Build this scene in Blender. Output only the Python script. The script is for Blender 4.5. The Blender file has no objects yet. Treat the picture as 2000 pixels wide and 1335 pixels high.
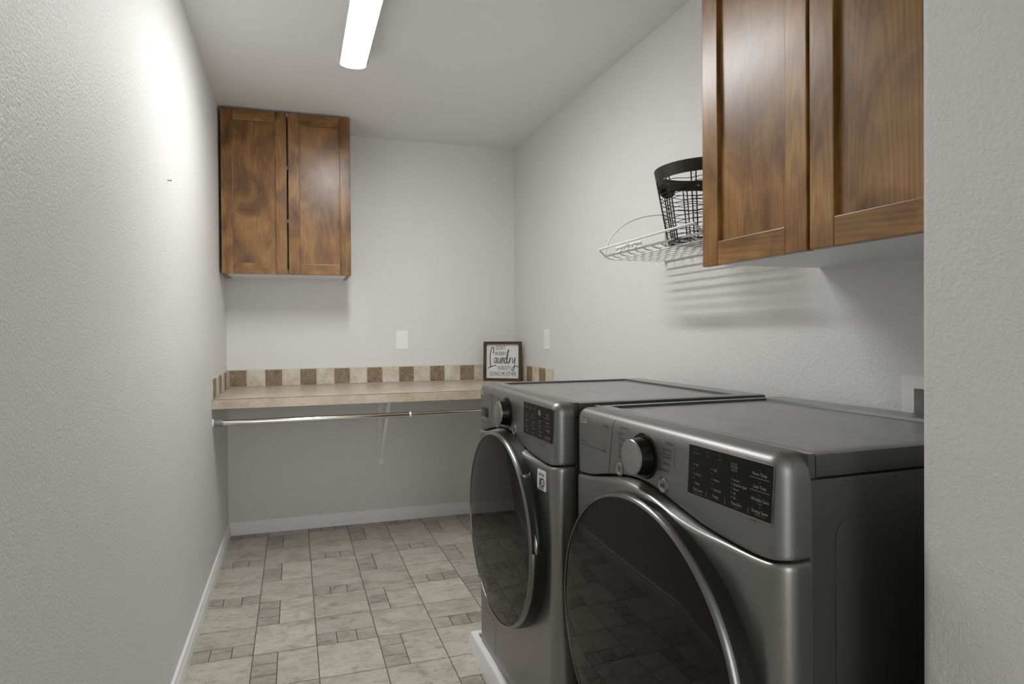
import bpy, bmesh, math, random
from mathutils import Vector, Matrix
random.seed(7)
S = bpy.context.scene
COL = S.collection
PI = math.pi
# ------------------------------------------------------------------ camera
CX, CY, CZ = 0.3974, -3.9101, 1.2067
YAW, PITCH, ROLL = 0.2881, -0.0083, -0.0073
FPX, PPX, PPY = 1192.6, 932.0, 657.08
fw = Vector((math.sin(YAW)*math.cos(PITCH), math.cos(YAW)*math.cos(PITCH), math.sin(PITCH)))
rt = Vector((math.cos(YAW), -math.sin(YAW), 0)); up = rt.cross(fw)
rt2 = rt*math.cos(ROLL) + up*math.sin(ROLL); up2 = up*math.cos(ROLL) - rt*math.sin(ROLL)
cam = bpy.data.cameras.new('camera'); camo = bpy.data.objects.new('camera', cam); COL.objects.link(camo)
camo.matrix_world = Matrix(((rt2.x, up2.x, -fw.x, CX), (rt2.y, up2.y, -fw.y, CY), (rt2.z, up2.z, -fw.z, CZ), (0, 0, 0, 1)))
cam.sensor_fit = 'HORIZONTAL'; cam.sensor_width = 36.0; cam.lens = FPX*36/2000
cam.shift_x = (1000-PPX)/2000; cam.shift_y = (PPY-667.5)/2000
cam.clip_start = 0.02
S.camera = camo
# ------------------------------------------------------------------ world, exposure
wd = bpy.data.worlds.new('world'); S.world = wd; wd.use_nodes = True
WBG = wd.node_tree.nodes['Background']
WBG.inputs[0].default_value = (1.0, 1.0, 1.0, 1); WBG.inputs[1].default_value = 2.0
LAMP_STRENGTH = 38.0
S.view_settings.view_transform = 'Standard'; S.view_settings.look = 'None'
S.view_settings.exposure = 0.94; S.view_settings.gamma = 1.0; S.view_settings.use_curve_mapping = False

W, H = 1.823, 2.44          # room width at the machines, ceiling height
YH, XH = -3.25, 1.2507       # corner of the hall wall
YE = -7.0                   # open end of the hall

# ------------------------------------------------------------------ materials
def mat(name, col=(.8, .8, .8), rough=.5, metal=0., spec=.5, coat=0.):
    m = bpy.data.materials.new(name); m.use_nodes = True
    b = m.node_tree.nodes['Principled BSDF']
    b.inputs['Base Color'].default_value = (*col, 1); b.inputs['Roughness'].default_value = rough
    b.inputs['Metallic'].default_value = metal; b.inputs['Specular IOR Level'].default_value = spec
    b.inputs['Coat Weight'].default_value = coat
    return m
class NT:
    def __init__(s, m): s.t = m.node_tree; s.b = s.t.nodes['Principled BSDF']
    def n(s, ty, **kw):
        nd = s.t.nodes.new(ty)
        for k, v in kw.items(): setattr(nd, k, v)
        return nd
    def l(s, a, b): s.t.links.new(a, b)
    def noise(s, vec, scale, detail=3, rough=.55, dist=0.):
        nd = s.n('ShaderNodeTexNoise'); nd.inputs['Scale'].default_value = scale
        nd.inputs['Detail'].default_value = detail; nd.inputs['Roughness'].default_value = rough
        nd.inputs['Distortion'].default_value = dist
        if vec is not None: s.l(vec, nd.inputs['Vector'])
        return nd.outputs['Fac']
    def ramp(s, fac, stops):
        r = s.n('ShaderNodeValToRGB'); e = r.color_ramp.elements
        while len(e) < len(stops): e.new(.5)
        for el, (p, c) in zip(e, stops): el.position = p; el.color = (*c, 1)
        s.l(fac, r.inputs[0]); return r.outputs[0]
    def mix(s, fac, a, b, mode='MIX'):
        x = s.n('ShaderNodeMix', data_type='RGBA', blend_type=mode)
        for sock, v in ((x.inputs[0], fac), (x.inputs[6], a), (x.inputs[7], b)):
            if hasattr(v, 'links'): s.l(v, sock)
            else: sock.default_value = v if not isinstance(v, tuple) else (*v, 1)
        return x.outputs[2]
    def mapping(s, vec, scale=(1, 1, 1), loc=(0, 0, 0), rot=(0, 0, 0)):
        mp = s.n('ShaderNodeMapping'); mp.inputs['Scale'].default_value = scale
        mp.inputs['Location'].default_value = loc; mp.inputs['Rotation'].default_value = rot
        s.l(vec, mp.inputs[0]); return mp.outputs[0]
    def bump(s, h, strength, dist):
        b = s.n('ShaderNodeBump'); b.inputs['Strength'].default_value = strength; b.inputs['Distance'].default_value = dist
        s.l(h, b.inputs['Height']); s.l(b.outputs[0], s.b.inputs['Normal']); return b
    def pos(s): return s.n('ShaderNodeNewGeometry').outputs['Position']
    def obj(s): return s.n('ShaderNodeTexCoord').outputs['Object']
    def rnd(s): return s.n('ShaderNodeObjectInfo').outputs['Random']
    def vadd(s, vec, val, k):
        m1 = s.n('ShaderNodeMath', operation='MULTIPLY'); s.l(val, m1.inputs[0]); m1.inputs[1].default_value = k
        v = s.n('ShaderNodeVectorMath', operation='ADD'); s.l(vec, v.inputs[0]); s.l(m1.outputs[0], v.inputs[1]); return v.outputs[0]

def paint_mat(name, col, strength=.35, rough=.42, scale=150):
    m = mat(name, col, rough, spec=.35); t = NT(m); p = t.pos()
    a = t.noise(p, scale, 4, .62, .3)
    r = t.n('ShaderNodeMapRange'); r.inputs[1].default_value = .38; r.inputs[2].default_value = .68; t.l(a, r.inputs[0])
    t.bump(r.outputs[0], strength, .0022)
    return m
M_wall = paint_mat('wall_paint', (.797, .801, .788), .52)
M_ceil = paint_mat('ceiling_paint', (.88, .887, .877), .2, .7)
M_trim = mat('trim_white', (.93, .94, .96), .32)
M_white = mat('white_melamine', (.90, .905, .94), .4)
M_plastic = mat('white_plastic', (.93, .93, .92), .35)
M_pan = mat('pan_white_plastic', (.86, .86, .88), .35)
t = NT(M_pan); pn = t.noise(t.pos(), 60, 4, .6)
t.l(t.ramp(pn, [(.28, (.55, .55, .56)), (.36, (.86, .86, .88))]), t.b.inputs['Base Color'])

def wood(name, axis, k=1.0, rough=.31, tint=(1, 1, 1), ring=.38):
    """knotty alder with a satin brown finish; growth rings cut lengthwise, grain along local axis 0 or 2"""
    m = mat(name, rough=rough, spec=.42); t = NT(m); rn = t.rnd(); ob = t.obj()
    v = t.vadd(ob, rn, 7.3)
    sx = t.n('ShaderNodeSeparateXYZ'); t.l(ob, sx.inputs[0])
    across, along = (sx.outputs[0], sx.outputs[2]) if axis == 2 else (sx.outputs[2], sx.outputs[0])
    def math_(op, a, b):
        n_ = t.n('ShaderNodeMath', operation=op)
        for q, w_ in ((0, a), (1, b)):
            if hasattr(w_, 'links'): t.l(w_, n_.inputs[q])
            else: n_.inputs[q].default_value = w_
        return n_.outputs[0]
    wob = t.noise(t.mapping(v, (6, 6, 2.2) if axis == 2 else (2.2, 6, 6)), 1, 2, .5)
    xx = math_('ADD', math_('ADD', across, math_('MULTIPLY', math_('SUBTRACT', rn, .5), .10)), math_('MULTIPLY', math_('SUBTRACT', wob, .5), .035))
    yy = math_('ADD', math_('MULTIPLY', along, .060), math_('ADD', math_('MULTIPLY', rn, .05), .012))
    cb = t.n('ShaderNodeCombineXYZ'); t.l(xx, cb.inputs[0]); t.l(yy, cb.inputs[1])
    wv = t.n('ShaderNodeTexWave', wave_type='RINGS', rings_direction='Z', wave_profile='SIN')
    wv.inputs['Scale'].default_value = 40; wv.inputs['Distortion'].default_value = 2.6
    wv.inputs['Detail'].default_value = 3.0; wv.inputs['Detail Scale'].default_value = 2.2; wv.inputs['Detail Roughness'].default_value = .55
    t.l(cb.outputs[0], wv.inputs['Vector'])
    fine = t.noise(t.mapping(v, (170, 170, 5) if axis == 2 else (5, 170, 170)), 1, 3, .6)
    blotch = t.noise(t.mapping(v, (7, 7, 3.5) if axis == 2 else (3.5, 7, 7)), 1.1, 4, .55, .9)
    c = t.ramp(blotch, [(.28, (.075*k, .030*k, .008*k)), (.42, (.160*k, .073*k, .020*k)), (.55, (.240*k, .117*k, .034*k)), (.72, (.345*k, .188*k, .062*k))])
    c = t.mix(ring, c, t.ramp(wv.outputs['Fac'], [(.0, (1, 1, 1)), (.5, (.90, .88, .86)), (.82, (.62, .57, .52)), (1, (.46, .40, .35))]), 'MULTIPLY')
    c = t.mix(.45, c, t.ramp(fine, [(.34, (.58, .53, .48)), (.55, (1, 1, 1))]), 'MULTIPLY')
    vo = t.n('ShaderNodeTexVoronoi'); vo.inputs['Scale'].default_value = 1.0
    t.l(t.mapping(v, (9, 9, 4.5) if axis == 2 else (4.5, 9, 9)), vo.inputs['Vector'])
    c = t.mix(.55, c, t.ramp(vo.outputs['Distance'], [(.04, (.26, .20, .16)), (.14, (.8, .78, .76)), (.26, (1, 1, 1))]), 'MULTIPLY')
    c = t.mix(1.0, c, tuple(tint), 'MULTIPLY')
    t.l(c, t.b.inputs['Base Color'])
    t.bump(fine, .05, .001)
    return m
M_wv = wood('alder_vertical', 2, 1.18); M_wh = wood('alder_horizontal', 0, 1.18)
M_wvR = wood('alder_vertical_lighter', 2, 1.42); M_whR = wood('alder_horizontal_lighter', 0, 1.42)  # same alder, every colour stop scaled up, for the cabinet above the machines

def stone_floor(name, dark=1.0, mott=.66):
    m = mat(name, rough=.42, spec=.4); t = NT(m); p = t.vadd(t.pos(), t.rnd(), 3.7)
    a = t.noise(t.mapping(p, (4.2, 6.5, 3)), 2.2, 6, .60, .7)
    b = t.noise(t.mapping(p, (14, 30, 9)), 1.6, 6, .68, .8)
    c = t.ramp(a, [(.24, (.26*dark, .225*dark, .18*dark)), (.38, (.38*dark, .345*dark, .29*dark)), (.50, (.46*dark, .43*dark, .375*dark)), (.72, (.52*dark, .495*dark, .45*dark))])
    c = t.mix(mott, c, t.ramp(b, [(.33, (.42, .40, .38)), (.44, (.90, .90, .90)), (.7, (1, 1, 1))]), 'MULTIPLY')
    vn = t.noise(t.mapping(p, (5, 9, 5)), 1.7, 8, .7, 2.2)
    vr = t.ramp(vn, [(.484, (1, 1, 1)), (.497, (.42, .38, .34)), (.512, (1, 1, 1))])
    c = t.mix(.70, c, vr, 'MULTIPLY')
    hs = t.n('ShaderNodeHueSaturation'); hs.inputs['Saturation'].default_value = 1.05
    mr = t.n('ShaderNodeMapRange'); mr.inputs[3].default_value = .90; mr.inputs[4].default_value = 1.10; t.l(t.rnd(), mr.inputs[0]); t.l(mr.outputs[0], hs.inputs['Value'])
    t.l(c, hs.inputs['Color']); t.l(hs.outputs[0], t.b.inputs['Base Color'])
    t.bump(b, .15, .002)
    return m
M_tile = stone_floor('floor_stone', 1.20); M_brick = stone_floor('floor_stone_small', 1.00, .85)
M_grout = mat('floor_grout', (.105, .088, .066), .8)

def splash(name, stops, pit):
    m = mat(name, rough=.55, spec=.35); t = NT(m); p = t.vadd(t.pos(), t.rnd(), 5.1)
    a = t.noise(p, 14, 5, .6, .6); b = t.noise(p, 75, 4, .7)
    c = t.ramp(a, stops)
    c = t.mix(pit[0], c, t.ramp(b, [(.36, pit[1]), (.48, (1, 1, 1)), (.62, (1, 1, 1)), (.70, pit[2])]), 'MULTIPLY')
    t.l(c, t.b.inputs['Base Color']); t.bump(b, .5, .003)
    return m
M_cream = splash('cream_travertine', [(.3, (.50, .44, .35)), (.5, (.66, .60, .49)), (.7, (.76, .71, .62))], (.35, (.55, .5, .45), (1, 1, 1)))
M_brown = splash('brown_travertine', [(.3, (.20, .14, .085)), (.5, (.29, .215, .14)), (.7, (.36, .275, .19))], (.9, (.45, .4, .36), (1.7, 1.65, 1.6)))
M_sgrout = mat('splash_grout', (.62, .57, .48), .8)
M_counter = mat('counter_laminate', rough=.3, spec=.45); t = NT(M_counter)
p = t.pos(); a = t.noise(p, 9, 6, .62, .8); b = t.noise(p, 46, 5, .65)
c = t.ramp(a, [(.3, (.44, .355, .265)), (.5, (.56, .47, .365)), (.7, (.64, .555, .45))])
c = t.mix(.45, c, t.ramp(b, [(.33, (.62, .57, .5)), (.47, (1, 1, 1))]), 'MULTIPLY'); t.l(c, t.b.inputs['Base Color'])
M_line = mat('laminate_edge_line', (.09, .065, .045), .6)

M_chrome = mat('chrome', (.78, .74, .68), .14, 1.0)
M_cap = mat('grey_plastic_cap', (.22, .23, .24), .4)
M_bracket = mat('bracket_white', (.95, .95, .94), .4)
M_wire = mat('white_vinyl_wire', (.82, .82, .81), .35)
M_black = mat('black_iron', (.014, .014, .014), .45); 
M_rivet = mat('rivet', (.35, .34, .33), .35, 1.0)
M_frame = wood('sign_frame_wood', 2, .40, .6, (1, 1.25, 1.7)); M_frameh = wood('sign_frame_wood_h', 0, .40, .6, (1, 1.25, 1.7))
M_board = mat('sign_board_white', (.74, .75, .76), .5)
M_ink = mat('black_ink', (.012, .012, .014), .5)
M_nail = mat('nail_dark', (.05, .05, .05), .4, 1.0)

M_steel = mat('graphite_steel', (.235, .235, .229), .38, .85)
t = NT(M_steel); nz = t.noise(t.mapping(t.obj(), (6, 6, 6)), 1, 3, .5)
rr = t.n('ShaderNodeMapRange'); rr.inputs[3].default_value = .39; rr.inputs[4].default_value = .45; t.l(nz, rr.inputs[0]); t.l(rr.outputs[0], t.b.inputs['Roughness'])
M_front = mat('graphite_front', (.27, .27, .262), .33, .85)
M_top = mat('graphite_top', (.175, .175, .172), .33, .55)
t = NT(M_top); p = t.obj()
sm = t.noise(t.mapping(p, (10, 3, 3), rot=(0, 0, .15)), 2.5, 5, .6, 1.0)
t.l(t.ramp(sm, [(.3, (.25, .25, .248)), (.5, (.32, .32, .317)), (.75, (.35, .35, .348))]), t.b.inputs['Base Color'])
M_side = mat('charcoal_side', (.058, .058, .058), .40)
M_seam = mat('seam_black', (.008, .008, .008), .6)
M_glass = mat('black_door_glass', (.005, .005, .005), .012, spec=.22)
M_ring = mat('door_ring_dark', (.016, .016, .016), .30, spec=.22)
M_trimring = mat('door_trim_chrome', (.42, .42, .42), .22, 1.0)
M_doortrim = mat('door_trim_metal', (.22, .22, .22), .26, 1.0)
M_knobface = mat('knob_face', (.36, .36, .355), .3, .9)
M_gloss = mat('gloss_black', (.006, .006, .006), .10, spec=.3)
M_disp = mat('display_black', (.008, .008, .0085), .2, spec=.22)
M_prw = mat('print_grey', (.36, .36, .36), .5)
M_prd = mat('print_dim', (.12, .12, .12), .5)
M_prb = mat('print_black', (.014, .014, .014), .5)
M_prblue = mat('print_blue', (.06, .06, .16), .5)
M_logo = mat('logo_silver', (.75, .75, .75), .3, .6)
M_sticker = mat('sticker_white', (.72, .72, .72), .5)
M_orange = mat('sticker_orange', (.35, .13, .06), .5)
M_lens = mat('lamp_lens', (1, 1, 1), .4)
M_lens.node_tree.nodes['Principled BSDF'].inputs['Emission Color'].default_value = (1, 1, .99, 1)
M_lens.node_tree.nodes['Principled BSDF'].inputs['Emission Strength'].default_value = LAMP_STRENGTH
M_lampside = mat('lamp_side', (.70, .70, .72), .4)

# ------------------------------------------------------------------ mesh helpers
def link(name, me, m, parent=None):
    o = bpy.data.objects.new(name, me); COL.objects.link(o)
    if m is not None and me is not None:
        ms = m if isinstance(m, (list, tuple)) else [m]
        if not me.materials:
            for q in ms: me.materials.append(q)
    if parent is not None: o.parent = parent
    return o
def tag(o, label, cat, group=None):
    o['label'] = label; o['category'] = cat
    if group: o['group'] = group
    return o
def struct(o): o['kind'] = 'structure'; return o
def empty(name, loc=(0, 0, 0), rz=0.):
    o = bpy.data.objects.new(name, None); COL.objects.link(o); o.location = loc; o.rotation_euler = (0, 0, rz); o.empty_display_size = .1
    return o
def bm_box(bm, x0, x1, y0, y1, z0, z1):
    vs = [bm.verts.new((x, y, z)) for x in (x0, x1) for y in (y0, y1) for z in (z0, z1)]
    for f in ((0, 1, 3, 2), (4, 6, 7, 5), (0, 4, 5, 1), (2, 3, 7, 6), (0, 2, 6, 4), (1, 5, 7, 3)):
        bm.faces.new([vs[i] for i in f])
def fin(bm, name, m, parent=None, smooth=False, bev=0., seg=2, auto=None):
    bmesh.ops.recalc_face_normals(bm, faces=bm.faces[:])
    if bev: bmesh.ops.bevel(bm, geom=bm.edges[:], offset=bev, segments=seg, profile=.6, affect='EDGES')
    me = bpy.data.meshes.new(name); bm.to_mesh(me); bm.free()
    if smooth:
        for p_ in me.polygons: p_.use_smooth = True
        if auto is not None: me.set_sharp_from_angle(angle=math.radians(auto))
    return link(name, me, m, parent)
def box(name, b, m, parent=None, bev=0., seg=2):
    bm = bmesh.new(); bm_box(bm, *b); return fin(bm, name, m, parent, bev=bev, seg=seg, smooth=False)
def board(name, b, m, parent, bev=0.):
    c = [(b[0]+b[1])/2, (b[2]+b[3])/2, (b[4]+b[5])/2]
    o = box(name, tuple(b[i]-c[i//2] for i in range(6)), m, parent, bev); o.location = c; return o
def tube(bm, pts, r, n=8, closed=False):
    pts = [Vector(q) for q in pts]; L = len(pts); rings = []
    ref = None
    for i, q in enumerate(pts):
        a = pts[(i-1) % L] if (closed or i > 0) else q; b = pts[(i+1) % L] if (closed or i < L-1) else q
        d = (b-a).normalized()
        if ref is None:
            ref = Vector((0, 0, 1)) if abs(d.z) < .9 else Vector((1, 0, 0))
        s = d.cross(ref)
        if s.length < 1e-4: s = d.cross(Vector((0, 1, 0)))
        s.normalize(); u = s.cross(d); ref = u
        rr = r[i] if isinstance(r, (list, tuple)) else r
        rings.append([bm.verts.new(q + s*rr*math.cos(2*PI*k/n) + u*rr*math.sin(2*PI*k/n)) for k in range(n)])
    for i in range(L if closed else L-1):
        A, B = rings[i], rings[(i+1) % L]
        for k in range(n): bm.faces.new((A[k], A[(k+1) % n], B[(k+1) % n], B[k]))
    if not closed:
        bm.faces.new(rings[0][::-1]); bm.faces.new(rings[-1])
def tubeo(name, pts, r, m, parent=None, n=8, closed=False):
    bm = bmesh.new(); tube(bm, pts, r, n, closed); return fin(bm, name, m, parent, smooth=True, auto=50)
def lathe(bm, prof, c, axis='x', n=48, cap=True):
    """prof: (r, h) pairs; axis along +axis from centre c"""
    rings = []
    for r, h in prof:
        ring = []
        for k in range(n):
            a = 2*PI*k/n; p_, q_ = r*math.cos(a), r*math.sin(a)
            if axis == 'x': v = (c[0]+h, c[1]+p_, c[2]+q_)
            elif axis == 'y': v = (c[0]+p_, c[1]+h, c[2]+q_)
            else: v = (c[0]+p_, c[1]+q_, c[2]+h)
            ring.append(bm.verts.new(v))
        rings.append(ring)
    for A, B in zip(rings, rings[1:]):
        for k in range(n): bm.faces.new((A[k], A[(k+1) % n], B[(k+1) % n], B[k]))
    if cap: bm.faces.new(rings[0]); bm.faces.new(rings[-1])
def latheo(name, prof, c, m, parent=None, axis='x', n=48, cap=True, auto=35):
    bm = bmesh.new(); lathe(bm, prof, c, axis, n, cap); return fin(bm, name, m, parent, smooth=True, auto=auto)
def extrude_poly(bm, poly, f, d0, d1):
    """poly list of 2d; f(a,b,d)->3d"""
    A = [bm.verts.new(f(a, b, d0)) for a, b in poly]; B = [bm.verts.new(f(a, b, d1)) for a, b in poly]
    bm.faces.new(A); bm.faces.new(B[::-1]); n = len(poly)
    for i in range(n): bm.faces.new((A[i], B[i], B[(i+1) % n], A[(i+1) % n]))
def rrect(x0, x1, z0, z1, r, n=6):
    out = []
    for cx, cz, a0 in ((x1-r, z1-r, 0), (x0+r, z1-r, PI/2), (x0+r, z0+r, PI), (x1-r, z0+r, 1.5*PI)):
        for k in range(n+1):
            a = a0+PI/2*k/n; out.append((cx+r*math.cos(a), cz+r*math.sin(a)))
    return out
def text_verts(s, size, xs=1.0, align='LEFT', bold=0.):
    cu = bpy.data.curves.new('t', 'FONT'); cu.body = s; cu.size = size; cu.align_x = align; cu.resolution_u = 3
    cu.offset = bold
    ob = bpy.data.objects.new('t', cu)
    me = bpy.data.meshes.new_from_object(ob)
    vs = [(v.co.x*xs, v.co.y) for v in me.vertices]; fs = [tuple(p_.vertices) for p_ in me.polygons]
    bpy.data.meshes.remove(me); bpy.data.objects.remove(ob); bpy.data.curves.remove(cu)
    return vs, fs
class Print:
    """flat lettering collected into one mesh; f(a,b)->3d"""
    def __init__(s, f): s.v = []; s.fa = []; s.f = f
    def text(s, txt, a, b, size, xs=.85, align='LEFT', bold=0.):
        vs, fs = text_verts(txt, size, xs, align, bold); o = len(s.v)
        s.v += [s.f(a+x, b+y) for x, y in vs]; s.fa += [tuple(i+o for i in q) for q in fs]
    def rect(s, a0, a1, b0, b1):
        o = len(s.v); s.v += [s.f(a0, b0), s.f(a1, b0), s.f(a1, b1), s.f(a0, b1)]; s.fa.append((o, o+1, o+2, o+3))
    def poly(s, pts):
        o = len(s.v); s.v += [s.f(*q) for q in pts]; s.fa.append(tuple(range(o, o+len(pts))))
    def ring(s, a, b, r, w, a0=0, a1=2*PI, n=28):
        for k in range(n):
            t0 = a0+(a1-a0)*k/n; t1 = a0+(a1-a0)*(k+1)/n
            s.poly([(a+(r-w)*math.cos(t0), b+(r-w)*math.sin(t0)), (a+r*math.cos(t0), b+r*math.sin(t0)), (a+r*math.cos(t1), b+r*math.sin(t1)), (a+(r-w)*math.cos(t1), b+(r-w)*math.sin(t1))])
    def stroke(s, pts, w):
        n = len(pts)
        L = []; R_ = []
        for i, (x, y) in enumerate(pts):
            x0, y0 = pts[max(i-1, 0)]; x1, y1 = pts[min(i+1, n-1)]
            d = math.hypot(x1-x0, y1-y0) or 1; nx, ny = -(y1-y0)/d, (x1-x0)/d
            ww = (w[i] if isinstance(w, list) else w)/2
            L.append((x+nx*ww, y+ny*ww)); R_.append((x-nx*ww, y-ny*ww))
        for i in range(n-1): s.poly([L[i], L[i+1], R_[i+1], R_[i]])
    def done(s, name, m, parent):
        me = bpy.data.meshes.new(name); me.from_pydata(s.v, [], s.fa); me.update()
        o = link(name, me, m, parent)
        if 'lettering' in name: o['kind'] = 'stuff'
        return o
def catmull(P, n=8):
    out = []
    for i in range(len(P)-1):
        p0 = P[max(i-1, 0)]; p1 = P[i]; p2 = P[i+1]; p3 = P[min(i+2, len(P)-1)]
        for k in range(n):
            u = k/n
            out.append(tuple(.5*((2*p1[j]) + (-p0[j]+p2[j])*u + (2*p0[j]-5*p1[j]+4*p2[j]-p3[j])*u*u + (-p0[j]+3*p1[j]-3*p2[j]+p3[j])*u**3) for j in range(len(p1))))
    out.append(tuple(P[-1])); return out

# ------------------------------------------------------------------ room shell
T = .12
struct(box('wall_left', (-T, 0, YE, T, 0, H), M_wall))
struct(box('wall_back', (0, W+T, 0, T, 0, H), M_wall))
HY0, HY1, HZ0, HZ1 = -2.774-.169, -2.774-.031, .985-.07, .985+.078      # hole for the recessed wall box
bm = bmesh.new()
for b_ in ((HY1, 0, 0, H), (YH, HY0, 0, H), (HY0, HY1, 0, HZ0), (HY0, HY1, HZ1, H)): bm_box(bm, W, W+T, *b_)
struct(fin(bm, 'wall_right', M_wall))
bm = bmesh.new(); bm_box(bm, XH, W+T, YE, YH, 0, H)
ed = [e for e in bm.edges if all(abs(v.co.x-XH) < 1e-5 and abs(v.co.y-YH) < 1e-5 for v in e.verts)]
bmesh.ops.bevel(bm, geom=ed, offset=.02, segments=8, profile=.5, affect='EDGES')
struct(fin(bm, 'wall_hall', M_wall, smooth=True, auto=30))
struct(box('ceiling', (-T, W+T, YE, T, H, H+.1), M_ceil))
floor = struct(box('floor', (-T, W+T, YE, T, -.1, -.0021), M_grout))

# floor tiles: a grid of squares, every other one split (stack of three + slab, or slab + row of three)
GX, GY, GS, GA = .2265, -.3182, .2329, .0038
fq = .38; pieces = []
def cell(c, r):
    x0, y1 = c*GS, -r*GS; x1, y0 = x0+GS, y1-GS
    if c % 2 == 0 and r % 2 == 1:
        xm = x0+fq*GS; out = [(xm, x1, y0, y1, 0)]
        for k in range(3): out.append((x0, xm, y0+k*GS/3, y0+(k+1)*GS/3, 1))
        return out
    if c % 2 == 1 and r % 2 == 0:
        ym = y0+fq*GS; out = [(x0, x1, ym, y1, 0)]
        for k in range(3): out.append((x0+k*GS/3, x0+(k+1)*GS/3, y0, ym, 1))
        return out
    return [(x0, x1, y0, y1, 0)]
gap = .0034; cache = {}
rest = bmesh.new()
def tile_geo(bm, w, h, cx=0, cy=0, ca=1, sa=0):
    e = .0035; zt = .0; zb = -.0022
    def P_(x, y, z): return bm.verts.new((cx+x*ca-y*sa, cy+x*sa+y*ca, z))
    lo = [P_(sx*w/2, sy*h/2, zb) for sx, sy in ((-1, -1), (1, -1), (1, 1), (-1, 1))]
    mi = [P_(sx*w/2, sy*h/2, zt-.0009) for sx, sy in ((-1, -1), (1, -1), (1, 1), (-1, 1))]
    hi = [P_(sx*(w/2-e), sy*(h/2-e), zt) for sx, sy in ((-1, -1), (1, -1), (1, 1), (-1, 1))]
    for A, B in ((lo, mi), (mi, hi)):
        for i in range(4): bm.faces.new((A[i], A[(i+1) % 4], B[(i+1) % 4], B[i]))
    bm.faces.new(hi)
CA, SA = math.cos(GA), math.sin(GA)
for r in range(-2, 30):
    for c in range(-2, 8):
        for (x0, x1, y0, y1, small) in cell(c, r):
            x0 = max(x0, .003-GX); x1 = min(x1, (W if GY+y1 > YH else XH)-.003-GX); y1 = min(y1, -.003-GY); y0 = max(y0, YE-GY)
            w, h = x1-x0-gap, y1-y0-gap
            if w < .012 or h < .012: continue
            mx, my = (x0+x1)/2, (y0+y1)/2; px, py = GX+mx*CA-my*SA, GY+mx*SA+my*CA
            if py > -2.62 and px < 1.32 and (px < 1.10 or py > -1.75):
                key = (round(w, 3), round(h, 3), small)
                if key not in cache:
                    bm = bmesh.new(); tile_geo(bm, w, h); me = bpy.data.meshes.new('floor_tile'); bm.to_mesh(me); bm.free()
                    me.materials.append(M_brick if small else M_tile); cache[key] = me
                o = bpy.data.objects.new('floor_tile', cache[key]); COL.objects.link(o); o.parent = floor
                o.location = (px, py, 0); o.rotation_euler = (0, 0, GA)
            else:
                tile_geo(rest, w, h, px, py, CA, SA)
ro = fin(rest, 'floor_tiles_far', M_tile, floor); ro['kind'] = 'stuff'

# baseboards: profiled
def baseboard(name, path_fn, a0, a1):
    prof = [(0, 0), (.013, 0), (.013, .046), (.0115, .050), (.0115, .053), (.009, .058), (.0095, .062), (.0095, .070), (.0075, .075), (.003, .079), (0, .079)]
    bm = bmesh.new(); A = [bm.verts.new(path_fn(a0, d, z)) for d, z in prof]; B = [bm.verts.new(path_fn(a1, d, z)) for d, z in prof]
    for i in range(len(prof)): j = (i+1) % len(prof); bm.faces.new((A[i], B[i], B[j], A[j]))
    bm.faces.new(A); bm.faces.new(B[::-1])
    return struct(fin(bm, name, M_trim))
baseboard('baseboard_left', lambda a, d, z: (d, a, z), -.0, YE)
baseboard('baseboard_back', lambda a, d, z: (a, -d, z), 0., W)
baseboard('baseboard_right', lambda a, d, z: (W-d, a, z), 0., YH)
baseboard('baseboard_hall', lambda a, d, z: (XH-d, a, z), YH, YE)

# ------------------------------------------------------------------ ceiling light
LX, LY0, LY1 = .648, -2.02, -1.165
lamp = tag(empty('ceiling_light', (LX, (LY0+LY1)/2, H)), 'long white wraparound ceiling light, switched on', 'ceiling light')
def lampf(a, b, d): return (a, d, b)
hl = (LY1-LY0)/2
bm = bmesh.new()
side = [(-.069, 0), (-.071, -.02), (-.066, -.046), (-.055, -.056), (-.054, -.05), (-.054, 0)]
extrude_poly(bm, side, lampf, -hl+.006, hl-.006); extrude_poly(bm, [(-x, z) for x, z in side], lampf, -hl+.006, hl-.006)
fin(bm, 'side_wing', M_lampside, lamp)
bm = bmesh.new()
LA = math.radians(14); LR = .054/math.sin(LA)
arc = [(LR*math.sin(a), -.0562-LR*(math.cos(a)-math.cos(LA))) for a in [LA-2*LA*k/14 for k in range(15)]]
extrude_poly(bm, arc+[(-.054, -.05), (.054, -.05)], lampf, -hl+.006, hl-.006)
fin(bm, 'diffuser', M_lens, lamp)
for s_ in (-1, 1):
    bm = bmesh.new()
    cap_ = [(.072, 0), (.073, -.02), (.068, -.047)] + [(.056*math.cos(a), -.057-.016*math.sin(a)) for a in [PI*k/14 for k in range(15)]] + [(-.068, -.047), (-.073, -.02), (-.072, 0)]
    extrude_poly(bm, cap_, lampf, s_*hl-s_*.006, s_*hl)
    fin(bm, 'end_cap', M_plastic, lamp)

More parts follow.
